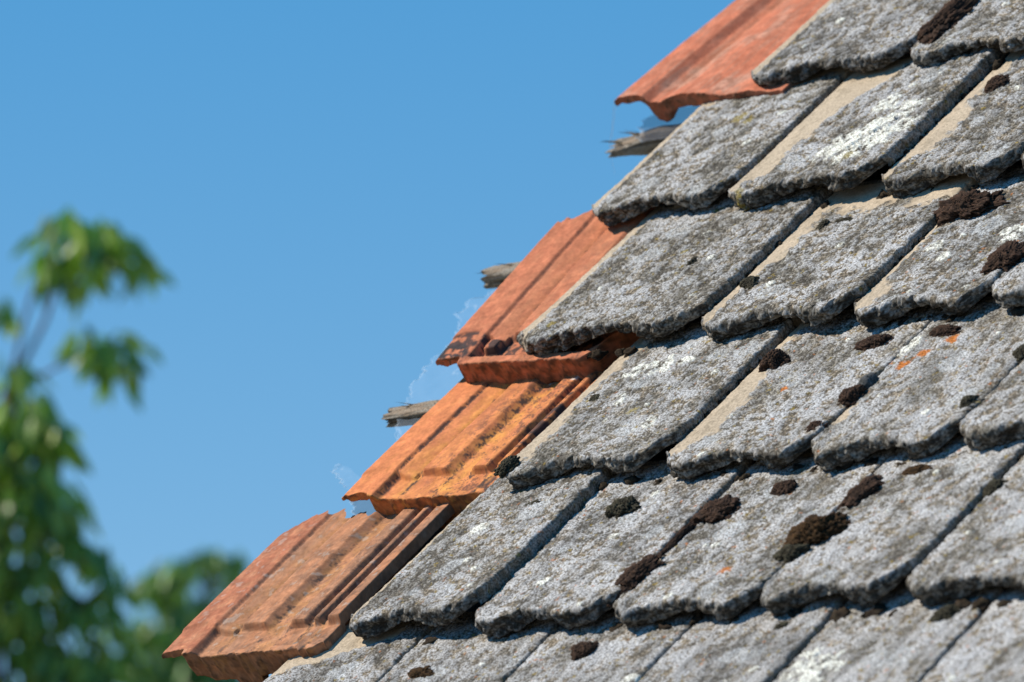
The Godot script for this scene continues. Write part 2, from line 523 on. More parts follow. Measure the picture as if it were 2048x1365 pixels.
func clay_tile(t: Dictionary) -> void:
	var w: float = t.w
	var length: float = t.length
	var kind: String = t.kind
	var under: Array = t.under
	var front: Array = t.front
	var back: Array = t.get("back", [0.0, 0.0])
	var body: Color = t.body
	var second: Color = t.second
	var soot: float = t.soot
	var chalk: float = t.get("chalk", 0.0)
	var ragged: float = t.get("ragged", 0.002)
	var ribs: Array = ROLLS if kind == "rolled" else RIBS
	var off := Vector3(rng.randf() * 40.0, rng.randf() * 40.0, rng.randf() * 40.0)
	var cols := columns_across(w, 0.0021, t.get("side", 0.028), 0.0025)
	var rows := rows_up(length, 0.0026, 0.003, 14, 4)
	var nx := cols.size()
	var nz := rows.size()
	var pos := PackedVector3Array()
	var colr := PackedColorArray()
	pos.resize(nx * nz)
	colr.resize(nx * nz)
	var grooves := [0.079, 0.124, 0.196, 0.239, 0.283, 0.312]
	for j in nz:
		var r: Array = rows[j]
		var s0: float = r[0]
		for i in nx:
			var c: Array = cols[i]
			var x: float = c[0]
			var k := j * nx + i
			var ff: float = curve(front, x) - t.get("skew", 0.0) * x
			var bb: float = curve(back, x)
			# stretch the rows between the front and the back outline
			var s := lerpf(ff, length + bb, s0 / length) if r[3] > 0.5 else ff + s0
			var rag := noise_patch.get_noise_3d(off.x + x, off.y, 1.0) * ragged * 2.6 * (1.0 - smooth(0.0, 0.05, s0))
			var top_rag := (noise_patch.get_noise_3d(off.x + x, off.z, 4.0) * 0.02 + noise_mid.get_noise_3d(off.x + x, 1.0, off.z) * 0.008) * smooth(length - 0.1, length, s0)
			s += rag + top_rag
			var wob := noise_wide.get_noise_3d(off.x + x * 0.3, off.y + s * 0.3, 2.0) * 0.004
			var rib: float = curve(ribs, x + wob * 0.5)
			var y := rib
			var slag := 0.0
			if kind == "ribbed" or kind == "lipped":
				# the ribs end short of the front edge, above a sunken apron
				var edge := 0.058 + 0.012 * sin(x * 40.0) * (1.0 if x < 0.12 else 0.0) - 0.01 * smooth(0.12, 0.24, x)
				var ap := 1.0 - smooth(edge - 0.003, edge + 0.004, s)
				var ridge := smooth(0.070, 0.084, x)
				var floor_y := -0.0145
				if kind == "lipped":
					var lip := (1.0 - smooth(0.018, 0.025, s - ff)) * smooth(0.058, 0.066, x)
					floor_y = lerpf(-0.019, -0.004, lip)
					slag = ap * (1.0 - lip)
					var bridge := smooth(0.085, 0.09, x) * (1.0 - smooth(0.112, 0.118, x)) * smooth(0.02, 0.026, s) * (1.0 - smooth(0.048, 0.056, s))
					floor_y = lerpf(floor_y, -0.004, bridge)
				y = lerpf(y, lerpf(rib - 0.0025, floor_y, ridge), ap)
				# the step where the side roll meets the apron
				if x < 0.075:
					y -= 0.002 * ap * (1.0 - s / 0.06)
			else:
				y += 0.004 * (1.0 - smooth(0.0, 0.05, s)) * smooth(0.08, 0.12, x) * (1.0 - smooth(0.13, 0.2, x))
				y -= 0.003 * smooth(0.1, 0.4, s)
			var thick: float = curve(under, x)
			if s0 >= 0.05 and r[3] < 0:
				thick = minf(thick, 0.016)
			var drop := 0.0
			if r[1] > 0.0:
				drop = r[1] * thick
				drop = maxf(drop, minf(c[1], thick))
			else:
				drop = maxf(minf(c[1], thick), r[2])
			y -= t.get("pitch", PITCH_STEP) * s + drop
			var p := Vector3(x, y, -s)
			var q := p + off
			var n1 := noise_mid.get_noise_3dv(q)
			var n2 := noise_fine.get_noise_3dv(q)
			var n3 := noise_patch.get_noise_3dv(q)
			var n4 := noise_wide.get_noise_3dv(q)
			var st := noise_patch.get_noise_3d(off.x + x * 3.2, off.y + s * 0.35, 7.0)
			var d := n1 * 0.0005 + n2 * 0.0002 + n3 * 0.0004
			if r[4] > 0.6:
				d = n1 * 0.0016 + n2 * 0.0005 + n3 * 0.0018
			var nn := Vector3(c[2], minf(c[3], r[3]), r[4])
			if nn.length_squared() < 0.01:
				nn = Vector3(c[2], 0.3, r[4])
			pos[k] = p + nn.normalized() * d
			# ---- colour
			var cc := body.lerp(second, clampf(0.5 + st * 1.3 + n4 * 0.8, 0, 1))
			if kind != "rolled":
				# the roll along the verge is redder, the valleys brighter
				cc = cc.lerp(t.roll, (1.0 - smooth(0.07, 0.085, x)) * clampf(0.75 + n3, 0, 1))
				var valley := clampf((-rib - 0.004) / 0.006, 0, 1)
				cc = cc.lerp(t.valley, valley * clampf(0.55 + n3 * 1.2, 0, 1) * (1.0 if r[3] > 0.9 else 0.0))
				var near := 1.0
				for g in grooves:
					near = minf(near, absf(x - g + n1 * 0.005) / 0.0075)
				var line := (1.0 - smooth(0.15, 1.0, near)) * smooth(-0.12, 0.12, n1 + n2 * 0.8 + n4 * 0.5 + 0.06)
				var specks := smooth(0.17, 0.30, n1 + n2 * 0.7 + n4 * 0.5)
				cc = cc.lerp(Color(0.055, 0.045, 0.045), clampf((line * 0.85 + specks * 0.6 * smooth(0.1, 0.2, x)) * soot, 0, 0.92))
				cc = cc.lerp(Color(0.05, 0.042, 0.045), clampf(slag * soot * 1.6 * smooth(-0.15, 0.12, n3 + n1 * 0.5 + 0.06), 0, 0.9))
				cc = cc.lerp(Color(0.05, 0.042, 0.045), soot * 0.85 * smooth(0.275, 0.30, x) * smooth(-0.1, 0.15, n3 + n4) * (1.0 if r[3] > 0.5 else 0.0) * (1.0 - t.get("rim_clean", 0.0)))
				if kind == "ribbed":
					cc = cc.lerp(Color(0.20, 0.10, 0.055), t.dusty * clampf(0.35 + n3 * 1.4 + n1 * 0.8, 0, 0.85))
				else:
					# soot on the verge end of the roll
					cc = cc.lerp(Color(0.05, 0.042, 0.045), (1.0 - smooth(0.028, 0.05, s)) * (1.0 - smooth(0.055, 0.075, x)) * smooth(-0.3, 0.0, n3 + 0.12))
			else:
				cc = cc.lerp(Color(0.26, 0.125, 0.07), smooth(0.085, 0.1, x) * (1.0 - smooth(0.105, 0.13, x)) * 0.55 * clampf(0.7 + n4, 0, 1) * smooth(0.03, 0.1, s))
				cc = cc.lerp(Color(0.60, 0.36, 0.27), clampf(n4 * 1.2 + st * 0.5 - 0.05, 0, 0.45))
				cc = cc.lerp(Color(0.30, 0.12, 0.07), 0.5 * smooth(0.3, 0.45, n1 + n4 * 0.6))
			if chalk > 0.0:
				cc = cc.lerp(Color(0.6, 0.55, 0.5), chalk * smooth(0.28, 0.42, n3 + st * 0.25) * smooth(0.0, 0.2, n1 + 0.12))
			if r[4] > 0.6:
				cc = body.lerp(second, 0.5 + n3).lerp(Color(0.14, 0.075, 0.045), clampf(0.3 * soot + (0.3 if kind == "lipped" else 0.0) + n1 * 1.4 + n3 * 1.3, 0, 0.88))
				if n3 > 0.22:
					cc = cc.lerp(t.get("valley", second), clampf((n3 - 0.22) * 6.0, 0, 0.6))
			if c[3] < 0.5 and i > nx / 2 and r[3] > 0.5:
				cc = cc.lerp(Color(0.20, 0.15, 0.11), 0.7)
			cc = cc * (1.0 + n2 * 0.22 + n1 * 0.10)
			if r[3] > 0.9 and s0 < 0.012 and n3 > 0.05:
				cc = cc.lerp(body * 1.25, clampf((n3 - 0.05) * 5.0, 0, 0.7))
			if t.has("mortar"):
				var md: float = Vector2((x - t.mortar[0]) * 0.6, s - t.mortar[1]).length() / t.mortar[2]
				cc = cc.lerp(Color(0.74, 0.71, 0.66), 0.92 * (1.0 - smooth(0.65, 0.9, md + n3 * 0.9 + n1 * 0.4)))
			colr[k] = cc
	var o := part("clay_tile", grid_mesh(nx, nz, pos, colr), clay_material, roof)
	o.position = t.at
	o.rotation = Vector3(0, t.get("yaw", 0.0), -t.get("roll_down", 0.0))
	o.set_meta("label", t.label)


func build_clay_tiles() -> void:
	clay_tile({"kind": "rolled", "label": "smooth salmon red clay tile at the top of the roof edge", "at": Vector3(-0.682, -0.010, -1.418), "yaw": -0.085, "roll_down": 0.02, "w": 0.405, "length": 0.46,
		"under": [0.0, 0.012, 0.03, 0.016, 0.052, 0.014, 0.064, 0.014, 0.072, 0.017, 0.085, 0.036, 0.098, 0.042, 0.112, 0.040, 0.124, 0.026, 0.18, 0.027, 0.225, 0.030, 0.24, 0.042, 0.256, 0.03, 0.31, 0.022, 0.36, 0.014, 0.405, 0.014],
		"front": [0.0, 0.0, 0.06, 0.004, 0.085, -0.002, 0.15, 0.002, 0.25, 0.004, 0.4, 0.0], "body": Color(0.60, 0.19, 0.105), "second": Color(0.52, 0.215, 0.135), "soot": 0.25, "chalk": 0.0, "ragged": 0.0015})
	clay_tile({"kind": "lipped", "label": "red-orange clay tile with a sooty step and a thick raised front lip", "at": Vector3(-0.567, -0.008, -0.684), "yaw": 0.05, "pitch": 0.05, "roll_down": 0.055, "w": 0.378, "length": 0.47, "back": [0.0, -0.075, 0.05, -0.06, 0.10, -0.03, 0.14, 0.0],
		"under": [0.0, 0.008, 0.02, 0.017, 0.035, 0.012, 0.058, 0.013, 0.062, 0.052, 0.17, 0.050, 0.178, 0.066, 0.2, 0.078, 0.228, 0.066, 0.232, 0.047, 0.345, 0.042],
		"front": [0.0, 0.0, 0.055, 0.002, 0.06, -0.018, 0.3, -0.026, 0.325, -0.028, 0.342, -0.006, 0.352, 0.03, 0.378, 0.06], "body": Color(0.58, 0.20, 0.105), "second": Color(0.60, 0.23, 0.12), "roll": Color(0.56, 0.19, 0.10), "valley": Color(0.64, 0.24, 0.115), "soot": 0.6, "dusty": 0.0})
	clay_tile({"kind": "ribbed", "label": "bright orange ribbed clay tile with black soot lines in its grooves", "at": Vector3(-0.517, -0.012, -0.335), "yaw": 0.06, "skew": 0.055, "pitch": 0.125, "mortar": [0.255, 0.345, 0.028], "roll_down": 0.03, "w": 0.345, "length": 0.43,
		"under": [0.0, 0.006, 0.02, 0.013, 0.045, 0.016, 0.055, 0.012, 0.06, 0.046, 0.1, 0.050, 0.16, 0.047, 0.17, 0.062, 0.195, 0.070, 0.22, 0.060, 0.225, 0.044, 0.345, 0.038],
		"front": [0.0, 0.0, 0.055, 0.006, 0.06, 0.0, 0.12, -0.004, 0.3, 0.002, 0.345, -0.012], "body": Color(0.72, 0.27, 0.095), "second": Color(0.68, 0.235, 0.10), "roll": Color(0.72, 0.245, 0.10), "valley": Color(0.84, 0.36, 0.095), "soot": 1.05, "dusty": 0.0, "chalk": 0.0})
	clay_tile({"kind": "ribbed", "label": "faded brown-orange ribbed clay tile with a broken upper corner, lowest of the edge", "at": Vector3(-0.614, -0.004, 0.052), "yaw": 0.065, "skew": 0.05, "pitch": 0.115, "roll_down": 0.0, "w": 0.345, "length": 0.40, "rim_clean": 0.8, "side": 0.019,
		"under": [0.0, 0.007, 0.02, 0.012, 0.05, 0.012, 0.056, 0.046, 0.13, 0.049, 0.14, 0.066, 0.165, 0.074, 0.185, 0.068, 0.19, 0.047, 0.345, 0.040],
		"front": [0.0, 0.0, 0.05, 0.006, 0.055, -0.006, 0.29, 0.0, 0.32, -0.006, 0.345, 0.012], "back": [0.0, -0.07, 0.03, -0.035, 0.05, -0.02, 0.09, 0.0, 0.11, -0.03, 0.18, -0.03, 0.22, 0.0], "body": Color(0.54, 0.24, 0.125), "second": Color(0.46, 0.235, 0.14), "roll": Color(0.52, 0.18, 0.10), "valley": Color(0.64, 0.30, 0.125), "soot": 0.7, "dusty": 0.4, "chalk": 0.3, "ragged": 0.003})


# ---- battens, boards ----------------------------------------------------------------------------
# a weathered stick along x from x0 to x1, its left end split and ragged
func batten(x0: float, x1: float, z: float, y: float, wide: float, high: float, taper: float, seed_: int, tilt := 0.0, splinters := 3) -> void:
	var around := 40
	var steps := 90
	var pos := PackedVector3Array()
	var col := PackedColorArray()
	var o3 := Vector3(seed_ * 3.7, seed_ * 1.3, 0)
	for j in steps + 3:
		var f := pow(maxf(0.0, (j - 2) / float(steps)), 1.8)
		var x := lerpf(0.0, x1 - x0, f)
		for i in around + 1:
			var a := -TAU * (i % around) / around
			var sq := Vector2(cos(a), sin(a))
			sq /= pow(pow(absf(sq.x), 7.0) + pow(absf(sq.y), 7.0), 1.0 / 7.0)
			var g := noise_mid.get_noise_3d(sq.x * 0.05 + o3.x, sq.y * 0.05, x * 0.10 + o3.y)
			var g2 := noise_fine.get_noise_3d(sq.x * 0.02 + o3.x, sq.y * 0.02, x * 0.12 + o3.y)
			var k := 1.0 + g * 0.10 + g2 * 0.06
			var grow := 1.0 - taper * (1.0 - smooth(0.0, 0.11, x)) * (0.8 + 0.5 * sq.y)
			var end := (noise_mid.get_noise_3d(sq.x * 0.03 + 8.0, sq.y * 0.03 + o3.x, 3.0) * 0.030 + noise_fine.get_noise_3d(sq.x * 0.02, sq.y * 0.02 + o3.x, 3.0) * 0.012) * (1.0 - smooth(0.0, 0.05, x))
			if j == 0:
				pos.append(Vector3(0.012, 0, 0))
			elif j == 1:
				pos.append(Vector3(0.004 + end, sq.y * high * 0.3 * grow, sq.x * wide * 0.3))
			else:
				pos.append(Vector3(x + end, sq.y * high * 0.5 * k * grow, sq.x * wide * 0.5 * k))
			var v := g * 1.3 + g2 * 0.9 + 0.1
			var cc := Color(0.30, 0.265, 0.22).lerp(Color(0.10, 0.082, 0.062), clampf(-v * 2.4, 0, 1))
			cc = cc.lerp(Color(0.42, 0.39, 0.34), clampf(v * 1.3, 0, 1))
			if sq.y > 0.8 and g > 0.08:
				cc = cc.lerp(Color(0.32, 0.20, 0.11), 0.45)
			col.append(cc)
	var o := part("batten", grid_mesh(around + 1, steps + 3, pos, col), wood_material, roof)
	o.position = Vector3(x0, y, z)
	o.rotation.y = tilt
	# splinters at the broken end
	var st := SurfaceTool.new()
	st.begin(Mesh.PRIMITIVE_TRIANGLES)
	var r2 := RandomNumberGenerator.new()
	r2.seed = seed_
	for n in splinters:
		var b := Vector3(r2.randf_range(0.01, 0.11), high * r2.randf_range(0.25, 0.5) * (1.0 - taper * 0.4), wide * r2.randf_range(-0.45, 0.45))
		var tip := b + Vector3(-r2.randf_range(0.02, 0.045), r2.randf_range(-0.002, 0.012), r2.randf_range(-0.004, 0.004))
		var t := r2.randf_range(0.0007, 0.0018)
		var ring := [Vector3(0, t, 0), Vector3(0, -t, t), Vector3(0, -t, -t)]
		st.set_color(Color(0.16, 0.135, 0.105))
		for q in 3:
			st.add_vertex(b + ring[q])
			st.add_vertex(tip)
			st.add_vertex(b + ring[(q + 1) % 3])
	st.generate_normals()
	part("splinter", st.commit(), wood_material, o)


func build_battens() -> void:
	batten(-0.708, 1.5, -1.390, -0.088, 0.040, 0.034, 0.75, 3, 0.0, 14)
	batten(-0.742, 1.5, -1.026, -0.088, 0.034, 0.028, 0.1, 5, 0.02)
	batten(-0.690, 1.5, -0.645, -0.088, 0.034, 0.026, 0.3, 8, 0.02)
	batten(-0.50, 1.5, -0.245, -0.088, 0.034, 0.026, 0.1, 9)
	batten(-0.45, 1.5, 0.11, -0.088, 0.034, 0.026, 0.1, 10)
	batten(-0.45, 1.5, 0.46, -0.088, 0.034, 0.026, 0.1, 11)


func box_part(called: String, size: Vector3, at: Vector3, m: Material) -> void:
	var b := BoxMesh.new()
	b.size = size
	var o := part(called, b, m, roof)
	o.position = at


func build_carcass() -> void:
	var m := StandardMaterial3D.new()
	m.albedo_color = Color(0.16, 0.13, 0.10)
	m.roughness = 0.95
	# boarding and rafters under the battens
	var x := -0.30
	box_part("roof_board", Vector3(1.9, 0.02, 1.15), Vector3(0.66, -0.122, -1.30), m)
	box_part("roof_board", Vector3(2.13, 0.02, 0.50), Vector3(0.605, -0.122, -0.47), m)
	box_part("roof_board", Vector3(2.05, 0.02, 1.05), Vector3(0.575, -0.122, 0.31), m)
	for k in 3:
		box_part("rafter", Vector3(0.07, 0.12, 2.7), Vector3(-0.15 + 0.75 * k, -0.185, -0.52), m)


# ---- moss ----------------------------------------------------------------------------------------
func surface_y(x: float, z: float) -> float:
	var course := [-1.405, -1.04, -0.685, -0.33, 0.022, 0.372]
	for c in course:
		if z < c - 0.012:
			return -PITCH_STEP * (c - z)
	return -0.03


func moss(label: String, x: float, z: float, rx: float, rz: float, high: float, turn: float, tone: int, spikes: int, lift := 0.0) -> void:
	var nx := 81
	var nz := 30
	var pos := PackedVector3Array()
	var col := PackedColorArray()
	var off := Vector3(x * 17.0 + 50.0, z * 13.0, high * 90.0)
	var base: Color = [Color(0.032, 0.021, 0.016), Color(0.028, 0.025, 0.019), Color(0.085, 0.088, 0.09), Color(0.035, 0.022, 0.012)][tone]
	var tip: Color = [Color(0.11, 0.065, 0.045), Color(0.105, 0.095, 0.065), Color(0.15, 0.155, 0.16), Color(0.11, 0.062, 0.028)][tone]
	for j in nz:
		var e := lerpf(-0.25, PI / 2, j / float(nz - 1))
		for i in nx:
			var a := -TAU * (i % (nx - 1)) / (nx - 1)
			var d := Vector3(cos(a) * cos(e), sin(e), sin(a) * cos(e))
			var p := Vector3(d.x * rx, d.y * high * 0.85, d.z * rz)
			var n0 := noise_patch.get_noise_3dv(p + off)
			var n1 := noise_mid.get_noise_3dv(p * 1.6 + off)
			var n2 := noise_fine.get_noise_3dv(p * 1.7 + off)
			var k := 1.0 + n0 * 0.5 * cos(e) + n1 * 0.12 + n2 * (0.17 if tone != 2 else 0.02)
			pos.append(p * k)
			col.append(base.lerp(tip, clampf(0.35 + n1 * 0.9 + n2 * 1.6, 0, 1)))
	var mesh := grid_mesh(nx, nz, pos, col)
	var o := MeshInstance3D.new()
	o.name = named("moss_cushion")
	var dome := mesh
	# a coarser copy for the satellites
	var pos2 := PackedVector3Array()
	var col2 := PackedColorArray()
	for j in range(0, nz, 3):
		for i in range(0, nx, 4):
			pos2.append(pos[j * nx + i])
			col2.append(col[j * nx + i])
	var small := grid_mesh((nx - 1) / 4 + 1, (nz - 1) / 3 + 1, pos2, col2)
	# tufts: fine pointed leaves all over the cushion
	if spikes > 0:
		var st := SurfaceTool.new()
		st.begin(Mesh.PRIMITIVE_TRIANGLES)
		st.append_from(dome, 0, Transform3D())
		# small satellites of the same cushion around its rim
		for n in 9:
			var a := n * 2.4 + x * 30.0
			var k := 0.16 + 0.12 * sin(n * 5.1 + z * 40.0)
			st.append_from(small, 0, Transform3D(Basis(Vector3.UP, n * 1.7).scaled(Vector3(k, k * 0.8, k)), Vector3(cos(a) * rx * 1.05, 0.001, sin(a) * rz * 1.05)))
		var r2 := RandomNumberGenerator.new()
		r2.seed = int(absf(x * 1000.0)) + int(absf(z * 7000.0))
		for n in int(spikes * 2.6):
			var at := r2.randi_range(2 * nx, nx * nz - 1)
			var p := pos[at]
			var out := (p / Vector3(rx * rx, high * high, rz * rz)).normalized()
			out = (out + Vector3(r2.randf_range(-0.6, 0.6), r2.randf_range(-0.2, 0.6), r2.randf_range(-0.6, 0.6))).normalized()
			p += Vector3(r2.randf_range(-0.0015, 0.0015), 0, r2.randf_range(-0.0015, 0.0015))
			var ln := r2.randf_range(0.0025, 0.0065)
			var sidev := out.cross(Vector3(r2.randf() - 0.5, r2.randf() - 0.5, r2.randf() - 0.5)).normalized() * r2.randf_range(0.0005, 0.0010)
			var s2 := out.cross(sidev)
			var ring := [sidev, -sidev * 0.5 + s2, -sidev * 0.5 - s2]
			st.set_color(base.lerp(tip, r2.randf_range(0.1, 1.3)))
			for q in 3:
				var nrm: Vector3 = (ring[q] + ring[(q + 1) % 3]).normalized()
				st.set_normal(nrm)
				st.add_vertex(p + ring[q])
				st.set_normal(nrm)
				st.add_vertex(p + out * ln)
				st.set_normal(nrm)
				st.add_vertex(p + ring[(q + 1) % 3])
		mesh = st.commit()
	o.mesh = mesh
	o.material_override = moss_material
	add_child(o, true)
	var local := Transform3D(Basis(Vector3.UP, turn), Vector3(x, surface_y(x, z) + lift, z))
	o.transform = roof.transform * local
	o.set_meta("label", label)
	o.set_meta("category", "moss")
	o.set_meta("group", "moss cushions on the roof")


func build_moss() -> void:
	# label, x, z, half width, half length, height, turn, tone (0 brown-black, 1 black-grey, 2 smooth grey, 3 rusty brown), tufts, lift
	moss("long dark moss cushion filling the joint of the topmost tile row", 0.005, -1.50, 0.030, 0.075, 0.022, -0.05, 0, 900)
	moss("wide dark brown moss cushion under the ragged tile end at the upper right", 0.375, -0.965, 0.058, 0.034, 0.026, 0.0, 0, 1100)
	moss("dark moss cushion at the right edge, below the widest cushion", 0.575, -0.785, 0.034, 0.040, 0.022, 0.2, 0, 800)
	moss("small black moss tuft alone on the middle of the wide third-row tile", -0.131, -0.880, 0.011, 0.014, 0.016, 0.0, 1, 240)
	moss("tiny dark moss tuft just right of the lone tuft on the third-row tile", -0.111, -0.898, 0.007, 0.008, 0.009, 0.0, 1, 100)
	moss("ragged grey-black moss tuft on the pale strip beside the third-row joint", 0.045, -0.800, 0.016, 0.018, 0.012, 0.3, 1, 300)
	moss("bushy brown moss tuft at the top of the joint above the large pale bare strip", 0.222, -0.600, 0.022, 0.018, 0.022, 0.0, 0, 600)
	moss("brown-black moss tuft in a joint, directly below the smooth round grey cushion", 0.463, -0.475, 0.020, 0.022, 0.016, 0.0, 0, 450)
	moss("smooth round grey cushion in a fourth-row joint, without tufts", 0.468, -0.515, 0.013, 0.018, 0.014, 0.0, 2, 0)
	moss("small reddish brown moss tuft next to the small pale bare spot in the fourth row", 0.452, -0.393, 0.017, 0.013, 0.012, 0.0, 0, 300)
	moss("dark moss tuft in the rightmost visible joint of the fourth row", 0.722, -0.424, 0.014, 0.018, 0.012, 0.2, 1, 300)
	moss("brown moss cushion with a thin tail, topping a fifth-row joint", 0.356, -0.225, 0.035, 0.034, 0.018, 0.1, 0, 800)
	moss("thin strand of moss running down the joint under the tailed brown cushion", 0.326, -0.150, 0.007, 0.055, 0.008, -0.1, 0, 260)
	moss("elongated brown-black moss cushion low in the middle joint of the fifth row", 0.318, -0.062, 0.024, 0.052, 0.016, -0.1, 0, 900)
	moss("largest round moss cushion of the lower right, domed and dark brown with a rusty crown", 0.613, -0.140, 0.044, 0.036, 0.030, 0.2, 3, 1300)
	moss("smaller grey-brown moss cushion tucked below the largest round cushion", 0.600, -0.096, 0.026, 0.020, 0.018, 0.0, 1, 500)
	moss("brown moss cushion above the largest round cushion, in the same joint", 0.623, -0.247, 0.026, 0.036, 0.017, -0.2, 0, 700)
	moss("shaggy moss clump in the shade under the fourth-row tile right of the orange clay tile", 0.150, -0.252, 0.028, 0.022, 0.020, 0.0, 1, 600)
	moss("dark moss fringe in the shadow under the first grey tile beside the orange clay tile", -0.051, -0.275, 0.034, 0.018, 0.016, 0.0, 1, 500)
	moss("shaggy black moss tuft on the corner where the orange clay tile meets the grey tile", -0.145, -0.350, 0.017, 0.022, 0.014, 0.0, 1, 700, 0.004)
	moss("small rounded moss tuft under the front edge of the fourth-row tile with the bare strip", 0.451, -0.280, 0.020, 0.016, 0.014, 0.0, 0, 350)
	moss("brown moss clump under the third-row tile, beside the white lichen spot", 0.400, -0.632, 0.030, 0.018, 0.014, 0.0, 0, 500)
	moss("flat brown moss clump under the third-row tile, above the largest orange lichen spot", 0.530, -0.645, 0.026, 0.014, 0.012, 0.0, 0, 350)
	moss("brown moss tuft on the pale bare strip below the top row, at the upper right", 0.217, -1.318, 0.020, 0.022, 0.014, 0.0, 0, 400)
	moss("small dark moss tuft at the upper end of the white-patched tile's bare strip", -0.078, -1.245, 0.012, 0.014, 0.009, 0.0, 0, 160)
	moss("small dark moss tuft halfway down the white-patched tile's bare strip", -0.098, -1.172, 0.009, 0.016, 0.007, 0.0, 1, 140)
	moss("lowest dark moss tuft along the white-patched tile's bare strip", -0.100, -1.125, 0.009, 0.014, 0.007, 0.0, 1, 140)
	moss("smooth grey oval cushion among the white lichen of the second-row tile", 0.011, -1.246, 0.020, 0.022, 0.009, 0.0, 2, 0)
	moss("dark moss tuft on the front joint below the fifth-row tile, near the lower middle", 0.302, 0.082, 0.022, 0.020, 0.016, 0.0, 0, 450)
	moss("brown moss tuft on the pale tile top under the lowest clay tile's neighbour", -0.002, 0.116, 0.024, 0.014, 0.010, 0.0, 3, 250)
	moss("small dark moss tuft in the right-hand joint of the fifth row", 0.877, -0.235, 0.018, 0.018, 0.012, 0.0, 1, 300)
	moss("dark moss tuft at the right photo edge in the fourth row", 0.736, -0.560, 0.016, 0.022, 0.012, 0.0, 1, 250)
	moss("small dark moss tuft on the pale top of the third-row tile, left of two", 0.079, -0.968, 0.011, 0.012, 0.010, 0.0, 1, 160)
	moss("wider dark moss tuft on the pale top of the third-row tile, right of two", 0.122, -0.972, 0.022, 0.009, 0.008, 0.0, 1, 180)
	moss("small black moss patch on the pale edge strip of the fourth-row edge tile", -0.111, -0.540, 0.011, 0.012, 0.007, 0.0, 1, 120)
	moss("dark moss tuft under the front edge of the rightmost fifth-row tile", 0.955, 0.035, 0.022, 0.018, 0.014, 0.0, 1, 300)
	moss("dark moss tuft under the fifth-row tile with the largest round cushion's neighbour joint", 0.664, 0.050, 0.016, 0.012, 0.012, 0.0, 1, 200)
	moss("rusty moss clump under the front edge of the fourth-row tile at the right", 0.693, -0.300, 0.030, 0.014, 0.012, 0.0, 3, 300)


func build_moss_crumbs() -> void:
	# crumbs of moss and dirt under the front edges and along the joints: nobody could count them
	var r := RandomNumberGenerator.new()
	r.seed = 91
	var st := SurfaceTool.new()
	st.begin(Mesh.PRIMITIVE_TRIANGLES)
	var fronts := [[-1.405, -0.30, 0.35], [-1.045, -0.40, 0.62], [-0.685, -0.30, 0.85], [-0.33, -0.10, 1.0], [0.022, -0.15, 1.15]]
	for f in fronts:
		var x: float = f[1]
		while x < f[2]:
			x += r.randf_range(0.012, 0.05)
			var far_down: float = f[0]
			if r.randf() < 0.45 or far_down < -0.7 and r.randf() < 0.5:
				continue
			var z: float = f[0] + r.randf_range(-0.012, 0.012)
			crumb(st, r, Vector3(x, -0.036, z), r.randf_range(0.004, 0.012))
	for jn in [[0.008, -0.69, 0.32], [0.326, -0.68, 0.3], [0.175, -0.33, 0.3], [0.468, -0.325, 0.3], [0.740, -0.33, 0.3], [0.320, 0.02, 0.32], [0.599, 0.02, 0.32], [0.866, 0.015, 0.3], [0.190, 0.375, 0.3], [0.468, 0.375, 0.3], [0.736, 0.375, 0.3], [0.156, -1.04, 0.3], [-0.174, -1.045, 0.3]]:
		var sdist := 0.02
		while sdist < jn[2]:
			sdist += r.randf_range(0.006, 0.04)
			if r.randf() < 0.3:
				continue
			crumb(st, r, Vector3(jn[0] + r.randf_range(-0.003, 0.003), -PITCH_STEP * sdist - 0.004, jn[1] - sdist), r.randf_range(0.0025, 0.006))
	var o := MeshInstance3D.new()
	o.name = "moss_crumbs"
	o.mesh = st.commit()
	o.material_override = moss_material
	o.transform = roof.transform
	o.set_meta("kind", "stuff")
	o.set_meta("label", "dark crumbs of moss along the joints and under the tile edges")
	o.set_meta("category", "moss")
	add_child(o)


func crumb(st: SurfaceTool, r: RandomNumberGenerator, at: Vector3, size: float) -> void:
	var nx := 11
	var nz := 6
	var pos := PackedVector3Array()
	var col := PackedColorArray()
	var stretch := Vector3(r.randf_range(0.8, 1.6), r.randf_range(0.6, 0.9), r.randf_range(0.8, 1.5)) * size
	for j in nz:
		var e := lerpf(-0.4, PI / 2, j / float(nz - 1))
		for i in nx:
			var a := -TAU * (i % (nx - 1)) / (nx - 1)
			var d := Vector3(cos(a) * cos(e), sin(e), sin(a) * cos(e))
			var k := 1.0 + noise_mid.get_noise_3dv(d * 0.02 + at * 5.0) * 0.9 + noise_fine.get_noise_3dv(d * 0.01 + at) * 0.35
			pos.append(at + d * stretch * k)
			col.append(Color(0.03, 0.022, 0.016).lerp(Color(0.10, 0.075, 0.05), clampf(k - 0.75, 0, 1)))
	st.append_from(grid_mesh(nx, nz, pos, col), 0, Transform3D())


